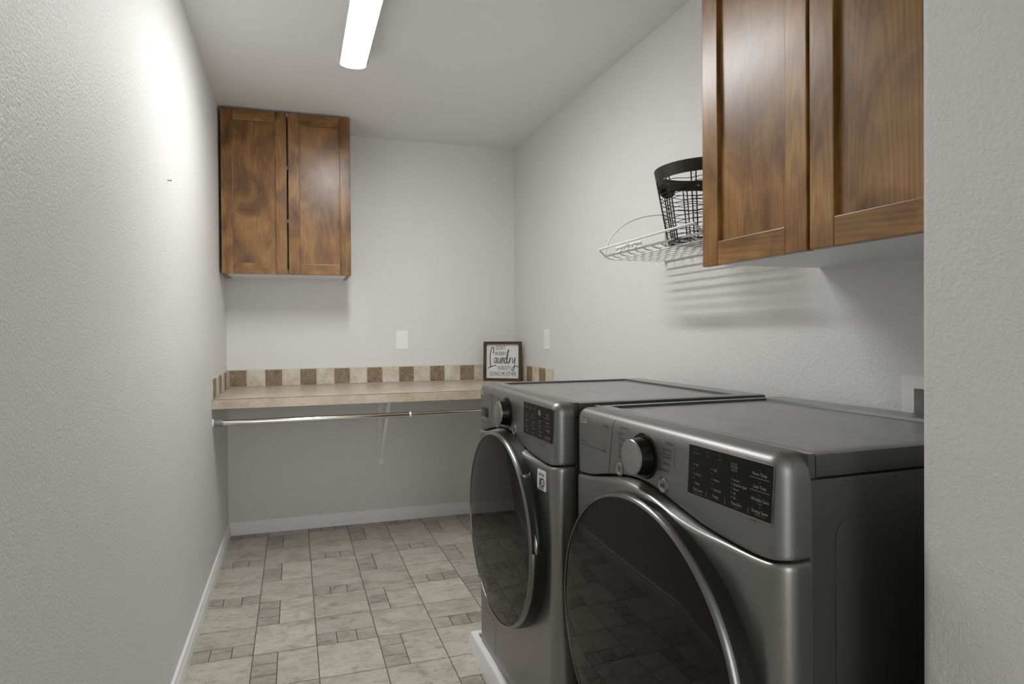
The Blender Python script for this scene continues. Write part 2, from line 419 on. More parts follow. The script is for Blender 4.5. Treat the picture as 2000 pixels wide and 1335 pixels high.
# ------------------------------------------------------------------ wall cabinets
def cabinet(name, label, loc, rz, wd, dp, z0, z1, mv, mh, brown=True, group=None):
    """local x along front, local -y out of the wall, origin at wall back/left/floor"""
    c = tag(empty(name, (loc[0], loc[1], z0), rz), label, 'cabinet', group)
    h = z1-z0; dt = .021; d = dp-dt-.002
    sb = 0 if brown else .0205; i_ = .018 if brown else 0
    board('side_panel', (0, .018, -d, 0, sb, h), mv, c); board('side_panel', (wd-.018, wd, -d, 0, sb, h), mv, c)
    box('bottom_panel', (i_, wd-i_, -d+.003, 0, .004, .020), M_white, c)
    box('top_panel', (.018, wd-.018, -d, 0, h-.018, h), M_white, c)
    box('back_panel', (.018, wd-.018, -.008, 0, .02, h-.018), M_white, c)
    for k in (1, 2): box('shelf', (.018, wd-.018, -d+.01, -.008, h*k/3-.009, h*k/3+.009), M_white, c)
    board('bottom_rail', (.018, wd-.018, -d, -d+.003, .0, .028), mh, c)
    g = .0055; dw = wd/2-g
    for k in range(2):
        x0 = g*.5+k*(wd/2+g*.4); x1 = x0+dw
        dr = empty('door', (0, 0, 0)); dr.parent = c
        sw = .060; y0, y1 = -dp, -dp+dt; b = .0022; zb, zt = -.003, h-.004
        board('stile', (x0, x0+sw, y0, y1, zb, zt), mv, dr, b); board('stile', (x1-sw, x1, y0, y1, zb, zt), mv, dr, b)
        board('rail', (x0+sw+.0004, x1-sw-.0004, y0, y1, zb, zb+sw), mh, dr, b); board('rail', (x0+sw+.0004, x1-sw-.0004, y0, y1, zt-sw, zt), mh, dr, b)
        board('panel', (x0+sw-.001, x1-sw+.001, y0+.011, y1-.002, zb+sw-.001, zt-sw+.001), mv, dr)
    return c
cabinet('wall_cabinet', 'brown two-door wood cabinet hung on the back wall above the countertop', (.012, 0), 0, .691, .352, 1.535, 2.432, M_wv, M_wh)
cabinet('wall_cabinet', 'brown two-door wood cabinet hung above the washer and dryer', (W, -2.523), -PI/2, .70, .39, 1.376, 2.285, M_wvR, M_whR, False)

# ------------------------------------------------------------------ countertop and tile splash
CT, CF = .884, -.70
ct = tag(empty('countertop', (0, 0, .84)), 'beige stone-look laminate countertop across the back wall', 'countertop')
box('slab', (.001, W-.001, CF+.006, -.001, 0, CT-.84), M_counter, ct)
box('front_edge', (.001, W-.001, CF-.001, CF+.0055, -.002, CT-.84-.0012), M_counter, ct)
box('edge_line', (.001, W-.001, CF-.0002, CF+.0062, CT-.84-.0012, CT-.84+.0003), M_line, ct)
SP, TH = .1015, .010
def splash_run(label, org, ax, SPW, out, first_dark, last):
    """tiles along ax from org; out = outward normal"""
    sp = tag(empty('tile_backsplash', (org[0], org[1], CT+.0006)), label, 'backsplash', )
    Ax = Vector(ax); O = Vector(out)
    L = last
    def geo(a0, a1, z0, z1, d0, d1, bev, nm, m):
        c = [Ax*a+O*d for a in (a0, a1) for d in (d0, d1)]
        xs = [q.x for q in c]; ys = [q.y for q in c]
        return box(nm, (min(xs), max(xs), min(ys), max(ys), z0, z1), m, sp, bev, 1)
    geo(0, L, 0, SP+.002, 0.0005, TH*.72, 0, 'grout_bed', M_sgrout)
    a = 0; k = 0
    while a < L-.01:
        b = min(a+SPW, L); dk = (k % 2 == 0) == first_dark; j = .0015 if not dk else .003
        geo(a+j, b-j, j, SP-j+.001, TH*.5, TH+random.uniform(-.0008, .0008), .0022, 'tile', M_brown if dk else M_cream)
        a += SPW; k += 1
splash_run('cream and brown tile splash along the back wall above the countertop', (.0110, 0), (1, 0, 0), SP, (0, -1, 0), True, W-.022)
splash_run('short cream and brown tile splash on the left wall above the countertop', (0, -.0, 0), (0, -1, 0), .1175, (1, 0, 0), False, .705)
splash_run('short cream and brown tile splash on the right wall behind the framed sign', (W, -.028, 0), (0, -1, 0), SP+.003, (-1, 0, 0), True, .627)

# shelf bracket under the counter
bk = tag(empty('shelf_bracket', (.908, 0, .365)), 'white metal shelf bracket on the back wall under the countertop', 'bracket')
zt_ = .84-.365
box('wall_leg', (-.014, .014, -.004, -.0005, 0, zt_), M_bracket, bk, .001, 1)
box('arm', (-.012, .012, -.45, -.004, zt_-.006, zt_-.0008), M_bracket, bk, .001, 1)
bm = bmesh.new(); A = Vector((0, -.41, zt_-.008)); B = Vector((0, -.006, .035))
nn = (B-A).normalized(); pp = Vector((0, -nn.z, nn.y))
vs = []
for q in (A, B):
    for sx, sn in ((-.010, -1), (.010, -1), (.010, 1), (-.010, 1)): vs.append(bm.verts.new(q+Vector((sx, 0, 0))+pp*sn*.004))
for f in ((0, 1, 2, 3), (7, 6, 5, 4), (0, 4, 5, 1), (1, 5, 6, 2), (2, 6, 7, 3), (3, 7, 4, 0)): bm.faces.new([vs[i] for i in f])
fin(bm, 'brace', M_bracket, bk)
box('foot', (-.017, .017, -.010, -.004, .0, .045), M_bracket, bk, .002, 1)

# hanging rod
rz_, ry_ = .766, -.672
rod = tag(empty('hanging_rod', (0, ry_, rz_)), 'chrome telescoping clothes rod below the countertop', 'rod')
latheo('wall_cup', [(.0205, .0005), (.0205, .006), (.0185, .007), (.0185, .002)], (0, 0, 0), M_plastic, rod, n=24, cap=False)
latheo('wall_cup', [(.0205, -.0005), (.0205, -.006), (.0185, -.007), (.0185, -.002)], (W, 0, 0), M_plastic, rod, n=24, cap=False)
latheo('end_cap', [(.0165, .002), (.0175, .004), (.0175, .040), (.0155, .048)], (0, 0, 0), M_cap, rod, n=24)
latheo('end_cap', [(.0155, -.048), (.0175, -.04), (.0175, -.004), (.0165, -.002)], (W, 0, 0), M_cap, rod, n=24)
latheo('outer_tube', [(.0138, .046), (.0138, .978), (.0130, .982)], (0, 0, 0), M_chrome, rod, n=24)
latheo('inner_tube', [(.0118, .975), (.0118, W-.046)], (0, 0, 0), M_chrome, rod, n=24)
latheo('collar', [(.0146, .974), (.0150, .976), (.0150, .982), (.0142, .984)], (0, 0, 0), M_plastic, rod, n=24)

# ------------------------------------------------------------------ outlets
def outlet(label, loc, rz):
    o = tag(empty('wall_outlet', loc, rz), label, 'outlet')
    def f(a, b, d): return (a, -d, b)
    cb = bmesh.new()
    for s_ in (-1, 1):
        zc = s_*.0195
        for sx in (-.0063, .0063): bm_box(cb, sx-.0012, sx+.0012, -.010, -.0008, zc-.001, zc+.008)
        lathe(cb, [(.0025, -.010), (.0025, -.0008)], (0, 0, zc-.0075), 'y', 12)
    cut = fin(cb, 'cut', None)
    def cutter(p_):
        """subtract the slots from a mesh and bake the result"""
        md = p_.modifiers.new('b', 'BOOLEAN'); md.operation = 'DIFFERENCE'; md.object = cut; md.solver = 'EXACT'
        bpy.context.view_layer.update(); dg = bpy.context.evaluated_depsgraph_get()
        me = bpy.data.meshes.new_from_object(p_.evaluated_get(dg)); p_.modifiers.clear(); p_.data = me
        if not me.materials: me.materials.append(M_plastic)
        return p_
    todo = []
    bm = bmesh.new(); extrude_poly(bm, rrect(-.0375, .0375, -.0595, .0595, .004, 3), f, .0003, .0045); todo.append(fin(bm, 'cover_plate', M_plastic))
    for s_ in (-1, 1):
        zc = s_*.0195; bm = bmesh.new()
        pl_ = [(.0165*math.cos(a), zc+max(-.0135, min(.0135, .0165*math.sin(a)))) for a in [2*PI*k/24 for k in range(24)]]
        extrude_poly(bm, pl_, f, .0044, .0062); todo.append(fin(bm, 'receptacle', M_plastic))
    for p_ in todo: cutter(p_).parent = o
    cd = cut.data; bpy.data.objects.remove(cut); bpy.data.meshes.remove(cd)
    latheo('screw', [(.003, -.0056), (.003, -.0044)], (0, 0, 0), M_trim, o, axis='y', n=12)
    return o
outlet('white duplex outlet on the back wall above the countertop', (1.050, 0, 1.157), 0)
outlet('white duplex outlet on the right wall beside the framed sign', (W, -.557, 1.158), -PI/2)
# recessed box behind the dryer
wb = tag(empty('outlet_box', (W, -2.774, .985)), 'white recessed wall box on the right wall behind the dryer', 'outlet box')
def g2(a, b, d): return (-d, -a, b)
bm = bmesh.new()
o_ = [(0, -.10), (.20, -.10), (.20, .106), (0, .106)]; i_ = [(.031, -.07), (.169, -.07), (.169, .078), (.031, .078)]
OV = [[bm.verts.new(g2(a, b, d)) for a, b in o_] for d in (.0004, .007)]; IV = [[bm.verts.new(g2(a, b, d)) for a, b in i_] for d in (.0004, .007)]
for i in range(4):
    j = (i+1) % 4
    bm.faces.new((OV[1][i], OV[1][j], IV[1][j], IV[1][i])); bm.faces.new((OV[0][i], OV[0][j], OV[1][j], OV[1][i])); bm.faces.new((IV[0][i], IV[0][j], IV[1][j], IV[1][i]))
    bm.faces.new((OV[0][i], OV[0][j], IV[0][j], IV[0][i]))
fin(bm, 'flange', M_plastic, wb)
bm = bmesh.new()
i2 = [(.0315, -.0695), (.1685, -.0695), (.1685, .0775), (.0315, .0775)]
IA = [bm.verts.new(g2(a, b, .0068)) for a, b in i2]; IB = [bm.verts.new(g2(a, b, -.075)) for a, b in i2]
for i in range(4): j = (i+1) % 4; bm.faces.new((IA[i], IA[j], IB[j], IB[i]))
bm.faces.new(IB)
fin(bm, 'recess', M_plastic, wb)

# ------------------------------------------------------------------ framed sign in the corner
sg = tag(empty('framed_sign', (1.693, -.125, CT+.0005), -math.radians(33)), 'small wood-framed sign with black laundry lettering standing on the countertop', 'sign')
sw_, sh_ = .252, .256; fwid = .0165; tilt = .05
def slab(name, x0, x1, z0, z1, d0, d1, m, par):
    # sign leans back a little: y shifts with height
    bm = bmesh.new()
    vs = [bm.verts.new((x, y+z*tilt, z)) for x in (x0, x1) for y in (-d1, -d0) for z in (z0, z1)]
    for f in ((0, 1, 3, 2), (4, 6, 7, 5), (0, 4, 5, 1), (2, 3, 7, 6), (0, 2, 6, 4), (1, 5, 7, 3)): bm.faces.new([vs[i] for i in f])
    return fin(bm, name, m, par, bev=.0012, seg=1)
slab('frame_stile', -sw_/2, -sw_/2+fwid, 0, sh_, 0, .030, M_frame, sg); slab('frame_stile', sw_/2-fwid, sw_/2, 0, sh_, 0, .030, M_frame, sg)
slab('frame_rail', -sw_/2+fwid, sw_/2-fwid, 0, fwid, 0, .030, M_frameh, sg); slab('frame_rail', -sw_/2+fwid, sw_/2-fwid, sh_-fwid, sh_, 0, .030, M_frameh, sg)
slab('board', -sw_/2+fwid-.002, sw_/2-fwid+.002, fwid-.002, sh_-fwid+.002, .006, .012, M_board, sg)
bwid, bhgt = sw_-2*fwid, sh_-2*fwid
pr = Print(lambda a, b: (a, -.0124+b*tilt, b))
def sgx(u): return -sw_/2+fwid+u*bwid       # u,v in 0..1 of the board, v from the bottom
def sgz(v): return fwid+v*bhgt
def capt(txt, u0, u1, v0, v1):
    vs, fs = text_verts(txt, 1.0, 1.0, 'LEFT', 0.)
    x0 = min(v[0] for v in vs); x1 = max(v[0] for v in vs); y0 = min(v[1] for v in vs); y1 = max(v[1] for v in vs); o = len(pr.v)
    pr.v += [pr.f(sgx(u0+(u1-u0)*(x-x0)/(x1-x0)), sgz(v0+(v1-v0)*(y-y0)/(y1-y0))) for x, y in vs]; pr.fa += [tuple(i+o for i in q) for q in fs]
capt("DON'T", .30, .585, .83, .955); capt('WORRY', .26, .61, .66, .775); capt("NOBODY'S", .36, .76, .245, .365); capt('DOING ME EITHER', .11, .92, .07, .19)
def st(P, w=.020): pr.stroke([(sgx(u), sgz(v)) for u, v in catmull(P, 7)], w*bwid)
# flowing capital L and lower-case letters of "Laundry"
st([(.21, .72), (.225, .86), (.20, .91), (.155, .86), (.12, .70), (.115, .50), (.135, .34), (.13, .31)], .024)
st([(.045, .285), (.13, .335), (.22, .365), (.31, .365)], .022)
st([(.32, .555), (.285, .60), (.255, .56), (.25, .47), (.275, .435), (.31, .50), (.325, .60), (.32, .47), (.345, .435)], .02)
st([(.37, .60), (.36, .48), (.385, .435), (.42, .50), (.435, .60), (.43, .48), (.45, .435)], .02)
st([(.475, .60), (.468, .435), (.468, .44), (.50, .58), (.525, .60), (.53, .50), (.535, .435)], .02)
st([(.61, .56), (.585, .60), (.56, .54), (.56, .46), (.585, .43), (.615, .50), (.645, .74), (.685, .83), (.66, .66), (.63, .50), (.65, .43), (.69, .50)], .021)
st([(.715, .60), (.705, .435), (.71, .46), (.74, .58), (.775, .595)], .02)
st([(.80, .60), (.795, .49), (.82, .45), (.855, .52), (.875, .61), (.87, .45), (.85, .28), (.81, .225), (.785, .245), (.81, .31), (.88, .36), (.98, .335)], .02)
pr.done('lettering', M_ink, sg)

# ------------------------------------------------------------------ washer and dryer
SEAM = [(-.02, .836), (0, .837), (.08, .844), (.167, .862), (.24, .877), (.30, .882), (.36, .876), (.44, .858), (.52, .842), (.61, .834), (.66, .835), (.69, .838), (.72, .839)]
SC = catmull(SEAM, 8)
def seam_z(v):
    for a, b in zip(SC, SC[1:]):
        if a[0] <= v <= b[0]: return a[1]+(b[1]-a[1])*(v-a[0])/max(1e-6, b[0]-a[0])
    return SC[0][1] if v < SC[0][0] else SC[-1][1]
MW, MD, WRAP, RC = .69, .685, .060, .030
def plan():
    """plan path of the front panel from far side round to near side: (u, v, nu, nv) with outward normal"""
    P = []
    for u in (WRAP, RC+.005): P.append((u, 0, 0, -1))
    for k in range(0, 9):
        a = PI/2*k/8; P.append((RC-RC*math.sin(a), RC-RC*math.cos(a), -math.sin(a), -math.cos(a)))
    n = 92
    for k in range(1, n): P.append((0, RC+(MW-2*RC)*k/n, -1, 0))
    for k in range(0, 9):
        a = PI/2*k/8; P.append((RC-RC*math.cos(a), MW-RC+RC*math.sin(a), -math.cos(a), math.sin(a)))
    for u in (RC+.005, WRAP): P.append((u, MW, 0, 1))
    return P
PLAN = plan()
def loft(name, levels, m, parent, auto=40, plan_=None, slant=0.):
    """levels: list of fn(v)->(offset outward, z)"""
    bm = bmesh.new(); rows = []
    for lv in levels:
        row = []
        for (u, v, nu, nv) in (plan_ or PLAN):
            vv = v
            if slant and .09 < v < .27 and nu == -1: vv = v+.17*(lv(v)[1]-.93)*(1-abs(v-slant)/.09 if abs(v-slant) < .09 else 0)
            o, z = lv(v)
            row.append(bm.verts.new((u+nu*o, -(vv+nv*o), z)))
        rows.append(row)
    for A, B in zip(rows, rows[1:]):
        for i in range(len(A)-1): bm.faces.new((A[i], A[i+1], B[i+1], B[i]))
    return fin(bm, name, m, parent, smooth=True, auto=auto)
def L(o, z): return lambda v: (o, z)
def Ls(o, dz): return lambda v: (o, seam_z(v)+dz)

def machine(name, label, cat, loc, rz, HT, kind, dcz, drad):
    mc = tag(empty(name, loc, rz), label, cat)
    dz = HT-1.008
    # control panel
    def shift(f): return lambda v: (f(v)[0], f(v)[1]+dz)
    vs_ = .180 if kind == 'dryer' else .158
    ext = [(0, vs_+q, -1, 0) for q in (-.0013, -.0008, .0008, .0013)]
    if kind == 'washer': ext += [(0, q, -1, 0) for q in (.034, .0375, .118, .1215)]
    flat = sorted([q for q in PLAN if q[2] == -1 and q[0] == 0 and all(abs(q[1]-e_[1]) > .0003 for e_ in ext)]+ext, key=lambda q: q[1])
    ia = PLAN.index(next(q for q in PLAN if q[2] == -1 and q[0] == 0)); ib = len(PLAN)-PLAN[::-1].index([q for q in PLAN if q[2] == -1 and q[0] == 0][-1])
    CP = PLAN[:ia]+flat+PLAN[ib:]
    def inset(v, z):
        if abs(v-vs_) < .001: return -.004                              # gap round the drawer front
        if kind == 'washer' and .036 < v < .120 and .887 < z < .925: return -.020   # finger pocket of the drawer
        return 0.
    def body_row(q):
        def g(v):
            z = (seam_z(v)+.007)*(1-q)+.975*q
            return (inset(v, z), z)
        return g
    def rim(o, z): return lambda v: (o+(-.003 if abs(v-vs_) < .001 else 0), z)
    cp = loft('control_panel', [shift(f) for f in [Ls(-.03, .002), Ls(-.004, .002), Ls(-.0008, .004)] + [body_row(q/44) for q in range(45)] + [rim(-.0008, .985), rim(-.004, .994), L(-.010, 1.0015), L(-.018, 1.006), L(-.028, 1.008), L(-.033, 1.008)]], M_steel, mc, 40, CP, vs_)
    # front_panel
    def sst(a, b, x): x = max(0., min(1., (x-a)/(b-a))); return x*x*(3-2*x)
    def bulge(v, z):
        """the lower panel swells out towards the top of the round door"""
        r = math.hypot(v-MW/2, z-dcz); f = 1-sst(drad+.004, drad+.085, r); f *= sst(dcz+.02, dcz+.26, z)*(1-.75*sst(.08, .25, abs(v-MW/2)))
        e = sst(.0, .075, v)*sst(.0, .075, MW-v)
        return .0035+.0225*f*e
    nr = 46
    def row(q): return lambda v: (bulge(v, .036+(seam_z(v)+dz-.014-.036)*q), .036+(seam_z(v)+dz-.014-.036)*q)
    def lip(k_, d_): return lambda v: (bulge(v, seam_z(v)+dz-.014)*k_-(1-k_)*.004, seam_z(v)+dz-d_)
    loft('front_panel', [lambda v: (-.02, .030), lambda v: (-.003, .030), lambda v: (.002, .032)] + [row(q/nr) for q in range(nr+1)] + [lip(.97, .010), lip(.86, .0065), lip(.62, .0040), lip(.3, .0024), lip(0, .0016), lambda v: (-.03, seam_z(v)+dz-.0014)], M_front, mc, 60)
    # dark shell behind the seams
    bm = bmesh.new(); bm_box(bm, .026, WRAP+.02, -MW+.006, -.006, .03, HT-.012); fin(bm, 'seam_liner', M_seam, mc)
    body = box('body', (WRAP+.002, MD-.012, -MW+.003, -.003, .022, HT-.043), M_side, mc, .004, 2)
    # embossed side panels
    for ys, yo in ((-MW+.003, -.0016), (-.003, .0016)):
        for u0, u1 in ((.115, .255), (.30, .60)):
            bm = bmesh.new(); extrude_poly(bm, rrect(u0, u1, .14, HT-.112, .03, 6), lambda a, b, d: (a, d, b), ys, ys+yo)
            fin(bm, 'side_relief', M_side, body, bev=.0012, seg=2)
    # top panel with a shallow tray
    bm = bmesh.new(); u0, u1 = .0714, MD; y0, y1 = -MW, 0
    zt, zb = HT, HT-.039
    def ring(du0, du1, dy, z): return [bm.verts.new(q) for q in ((u0+du0, y0+dy, z), (u1-du1, y0+dy, z), (u1-du1, y1-dy, z), (u0+du0, y1-dy, z))]
    rs = [ring(.002, .002, .002, zb), ring(0, 0, 0, zb+.003), ring(0, 0, 0, zt-.008), ring(.001, .002, .002, zt-.003), ring(.002, .006, .006, zt-.0005), ring(.003, .010, .012, zt), ring(.016, .085, .030, zt), ring(.019, .089, .033, zt-.0065)]
    for A, B in zip(rs, rs[1:]):
        for i in range(4): bm.faces.new((A[i], A[(i+1) % 4], B[(i+1) % 4], B[i]))
    bm.faces.new(rs[-1]); bm.faces.new(rs[0][::-1])
    tp = fin(bm, 'top_panel', [M_top, M_side], mc, smooth=True, auto=35)
    for pg in tp.data.polygons:
        if abs(pg.normal.z) < .6 and pg.center.z < zt-.002: pg.material_index = 1  # inner tray walls take the charcoal too, imitating the shaded recess
    box('top_trim', (.026, WRAP-.0052, -MW+.033, -.033, HT-.007, HT-.0003), M_steel, mc)
    ts = box('top_strip', (WRAP-.004, .0700, -MW, 0, HT-.039, HT), [M_top, M_side], mc, .0015, 2)
    for pg in ts.data.polygons:
        if abs(pg.normal.z) < .6: pg.material_index = 1
    for k, (fu, fv) in enumerate(((.09, .05), (.09, MW-.05), (.64, .05), (.64, MW-.05))):
        latheo('foot', [(.022, 0), (.022, .008), (.012, .010), (.012, .03)], (fu, -fv, 0), M_seam, mc, axis='z', n=16)
    # door
    cv = MW/2; dc = (0, -cv, dcz)
    dr = empty('door', dc); dr.parent = mc
    R0 = drad
    latheo('door_frame', [(R0+.0055, .004), (R0+.0055, -.010), (R0+.0052, -.020), (R0+.0048, -.032), (R0+.0040, -.041), (R0, -.050)], (0, 0, 0), M_ring, dr, n=96, cap=False)
    latheo('door_trim', [(R0+.0044, -.0405), (R0+.0038, -.045), (R0+.0018, -.0505), (R0-.001, -.053), (R0-.0035, -.0535), (R0-.0055, -.0525), (R0-.006, -.048)], (0, 0, 0), M_doortrim, dr, n=96, cap=False)
    rg = R0-.006
    latheo('door_glass', [(rg, -.049), (rg, -.051), (rg-.01, -.0522), (rg*.75, -.0545), (rg*.5, -.0562), (rg*.25, -.0572), (.004, -.0575)], (0, 0, 0), M_glass, dr, n=96)
    if kind == 'washer':   # scooped grip on the near edge
        A0, A1 = math.radians(2), math.radians(46); bm = bmesh.new(); rows = []
        for k in range(25):
            a = A0+(A1-A0)*k/24; e = min(1, min(k, 24-k)/4.0); e = math.sqrt(max(0., 1-(1-e)**2))
            row = []
            for r_, h_ in ((R0+.0015, -.0475), (R0+.006*e+.0015, -.047), (R0+.014*e+.0015, -.036), (R0+.016*e+.001, -.022), (R0+.012, -.018)):
                row.append(bm.verts.new((h_, -r_*math.cos(a), r_*math.sin(a))))
            rows.append(row)
        for A, B in zip(rows, rows[1:]):
            for i in range(4): bm.faces.new((A[i], A[i+1], B[i+1], B[i]))
        fin(bm, 'handle', M_ring, dr, smooth=True, auto=60)
        hr = R0+.0085
        tubeo('handle_lip', [(-.036, -hr*math.cos(A0+.40*k/14+.012), hr*math.sin(A0+.40*k/14+.012)) for k in range(15)], [.0030, .0056, .0066, .0068, .0066, .0062, .0058, .0053, .0048, .0042, .0036, .003, .0024, .0016, .0008], M_trimring, dr, 10)
    # knob
    kc = (0, -.317, .938+dz)
    kb = latheo('knob_collar', [(.049, -.0005), (.049, -.002), (.047, -.003), (.044, -.0015)], kc, M_gloss, cp, n=48, cap=False)
    latheo('knob_well', [(.0465, -.0012), (.0465, -.0018), (.030, -.002)], kc, M_gloss, cp, n=48)
    kn = empty('knob', kc); kn.parent = mc
    latheo('knob_skirt', [(.0415, -.002), (.0405, -.010), (.0375, -.030)], (0, 0, 0), M_gloss, kn, n=48, cap=False)
    latheo('knob_face', [(.0378, -.0295), (.0376, -.0318), (.0360, -.0335), (.020, -.0342), (.002, -.0343)], (0, 0, 0), M_knobface, kn, n=48)
    # buttons
    for nm, v_, z_, r_ in (('power_button', .2194, .889, .0145), ('start_button', .3853, .8912, .0155)):
        bt = latheo(nm, [(r_, -.0004), (r_, -.0022), (r_-.002, -.0032), (r_-.0035, -.0024), (.001, -.0026)], (0, -v_, z_+dz), M_knobface, mc, n=32)
        latheo('button_bezel', [(r_+.0018, -.0001), (r_+.0016, -.0010), (r_+.0006, -.0012), (r_+.0004, -.0002)], (0, -v_, z_+dz), M_steel, bt, n=32, cap=False)
        q = Print(lambda a, b, v_=v_, z_=z_: (-.0031, -(v_+a), z_+dz+b))
        if nm == 'power_button': q.ring(0, 0, .005, .0011, PI*.66, PI*2.34); q.rect(-.0006, .0006, .001, .006)
        else:
            q.poly([(-.006, -.005), (-.0005, 0), (-.006, .005)]); q.rect(.001, .0023, -.005, .005); q.rect(.0038, .0051, -.005, .005)
        q.done('symbol', M_prb, bt)
    # display
    d0, d1, e0, e1 = .470, .677, .897+dz, .990+dz
    sk = -.006
    bm = bmesh.new()
    extrude_poly(bm, [(d0+sk-.0012, e0-.0012), (d1+sk+.0012, e0-.0012), (d1+.0012, e1+.0012), (d0-.0012, e1+.0012)], lambda a, b, d: (d, -a, b), -.0003, -.0008); fin(bm, 'display_bezel', M_trimring, cp)
    bm = bmesh.new()
    extrude_poly(bm, [(d0+sk, e0), (d1+sk, e0), (d1, e1), (d0, e1)], lambda a, b, d: (d, -a, b), -.0006, -.0013); ds = fin(bm, 'display', M_disp, mc)
    q = Print(lambda a, b: (-.0016, -(d0+a), e0+b)); qd = Print(lambda a, b: (-.0016, -(d0+a), e0+b))
    ww = d1-d0
    if kind == 'dryer':
        for y_, s1, s2 in ((.071, 'More Time', ''), (.050, 'Less Time', ''), (.029, 'Wrinkle Care', '*Signal'), (.0095, 'Energy Saver', '*Remote Start')):
            q.text(s1, .178, y_, .0080, .86, 'CENTER'); qd.rect(.175, .181, y_+.0095, y_+.0102)
            if s2: qd.text(s2, .178, y_-.0050, .0048, .8, 'CENTER')
        for y_ in (.067, .046): q.rect(.157, .199, y_-.0003, y_+.0003)
        for x_, s1, s2 in ((.024, 'Dry Level', '*Damp Dry Signal'), (.073, 'Temp.', ''), (.124, 'Time Dry', '*Wi-Fi')):
            q.text(s1, x_, .0085, .0075, .84, 'CENTER')
            if s2: qd.text(s2, x_, .003, .0046, .8, 'CENTER')
        for x_, s_ in ((.022, 'Clean Filter'), (.053, 'Dry'), (.085, 'Cool')): qd.text(s_, x_, .078, .0052, .85, 'CENTER'); qd.rect(x_-.003, x_+.003, .086, .0867)
        for x_, L_ in ((.012, ('Damp', '', 'Normal', '', 'Very')), (.062, ('Ultra Low', '', 'Medium', '', 'High')), (.112, ('20', '40', '60 min', 'Damp Dry Signal', 'Remote'))):
            for k, s_ in enumerate(L_):
                yy = .021+k*.0088 if x_ < .1 else .019+k*.0078
                q.rect(x_, x_+.0026, yy+.0018, yy+.0027)
                if s_: q.text(s_, x_+.006, yy, .0054, .84)
        qd.text('88', .112, .066, .022, .75)
    else:
        for y_, s1, s2 in ((.071, 'Extra', 'Rinse'), (.050, 'Stain', 'Care'), (.029, 'Pre-Wash', '*Signal'), (.0095, 'Delay Wash', '*Remote Start')):
            q.text(s1, .178, y_, .0080, .86, 'CENTER'); qd.rect(.175, .181, y_+.0095, y_+.0102); qd.text(s2, .178, y_-.0050, .0050, .8, 'CENTER')
        for y_ in (.064, .043): q.rect(.157, .199, y_-.0003, y_+.0003)
        for x_, s1, s2 in ((.024, 'Soil', ''), (.073, 'Spin', '*Child Lock'), (.124, 'Temp.', '')):
            q.text(s1, x_, .0085, .0075, .84, 'CENTER')
            if s2: qd.text(s2, x_, .003, .0046, .8, 'CENTER')
        for x_, s_ in ((.022, 'Lock'), (.053, 'Wash'), (.085, 'Rinse')): q.text(s_, x_, .078, .0058, .85, 'CENTER'); qd.rect(x_-.003, x_+.003, .086, .0867)
        for x_, L_ in ((.012, ('Light', '', 'Normal', '', 'Heavy')), (.062, ('No Spin', 'Low', 'Medium', '', 'High')), (.112, ('Tap Cold', 'Cold', 'Warm', 'Hot', 'Extra Hot'))):
            for k, s_ in enumerate(L_):
                yy = .021+k*.0088 if x_ < .1 else .019+k*.0078
                q.rect(x_, x_+.0026, yy+.0018, yy+.0027)
                if s_: q.text(s_, x_+.006, yy, .0054, .84)
        q.text('88', .112, .066, .022, .75)
    for x_ in (.047, .096, .152): q.rect(x_, x_+.0006, .004, .014)
    q.done('display_lettering', M_prw, ds); qd.done('display_dim_lettering', M_prd, ds)
    # printing on the panel
    q = Print(lambda a, b: (-.0005, -a, b+dz))
    left = ['SENSOR DRY', 'Normal', 'Heavy Duty', 'Bedding', 'Small Load', 'Towels'] if kind == 'dryer' else ['Normal', 'Heavy Duty', 'Bedding', 'Bright Whites', 'Sanitary']
    right = ['Delicates', 'Perm. Press', 'Speed Dry', 'Air Dry', 'Downloaded'] if kind == 'dryer' else ['Delicates', 'Perm. Press', 'Speed Wash', 'Tub Clean', 'Downloaded']
    for k, s_ in enumerate(left): q.text(s_, .222-.0018*k, .9835-.0135*k, .0070, .80)
    for k, s_ in enumerate(right): q.text(s_, .419-.0035*k, .977-.0135*k-(.002 if k > 1 else 0), .0076, .9, 'RIGHT')
    q.rect(.2185, .2191, .915, .980); q.rect(.4225, .4231, .933, .981)
    for k in range(4): q.rect(.358, .374, .9795-.0135*k, .9799-.0135*k)
    q.rect(.248, .266, .9785, .9789); q.rect(.252, .262, .966, .9664)
    q.text('Hold 3 sec.', .462, .991, .0001, .8) if False else None
    q.text('*Extra Functions: Hold 3 seconds', .668, .9925, .0042, .85, 'RIGHT'); q.text('Lower Cycle', .640, .8905, .0040, .85, 'RIGHT')
    if kind == 'dryer':
        q.text('SensorDry', .031, .9235, .0105, .80); q.rect(.030, .160, .9165, .9180); q.ring(.152, .926, .0055, .0008); q.rect(.147, .157, .9165, .919)
    else:
        q.text('TurboWash', .020, .945, .0095, .80); q.text('TrueBalance', .588, .882, .0085, .84); q.text('Anti-Vibration System', .60, .877, .0040, .84); q.ring(.583, .8845, .0035, .0008)
    q.text('ThinQ', .145, .9745, .0125, .78)
    q.text('Wi-Fi', .196, .890, .0058, .8)
    q.done('panel_lettering', M_prb, cp)
    if kind == 'dryer':
        q = Print(lambda a, b: (-.0005, -a, b+dz)); q.text('MANUAL DRY', .414, .9555, .0065, .85, 'RIGHT'); q.rect(.381, .414, .9545, .9549); q.done('blue_lettering', M_prblue, cp)
    # maker's mark
    q = Print(lambda a, b: (-.0006, -a, b+dz))
    q.ring(.0390, .978, .0078, .0013); q.rect(.0384, .0393, .9740, .9818); q.rect(.0384, .0415, .9740, .9749); q.ring(.0355, .9802, .0012, .0012); q.ring(.039, .978, .0050, .0010, -PI*.5, PI*.02)
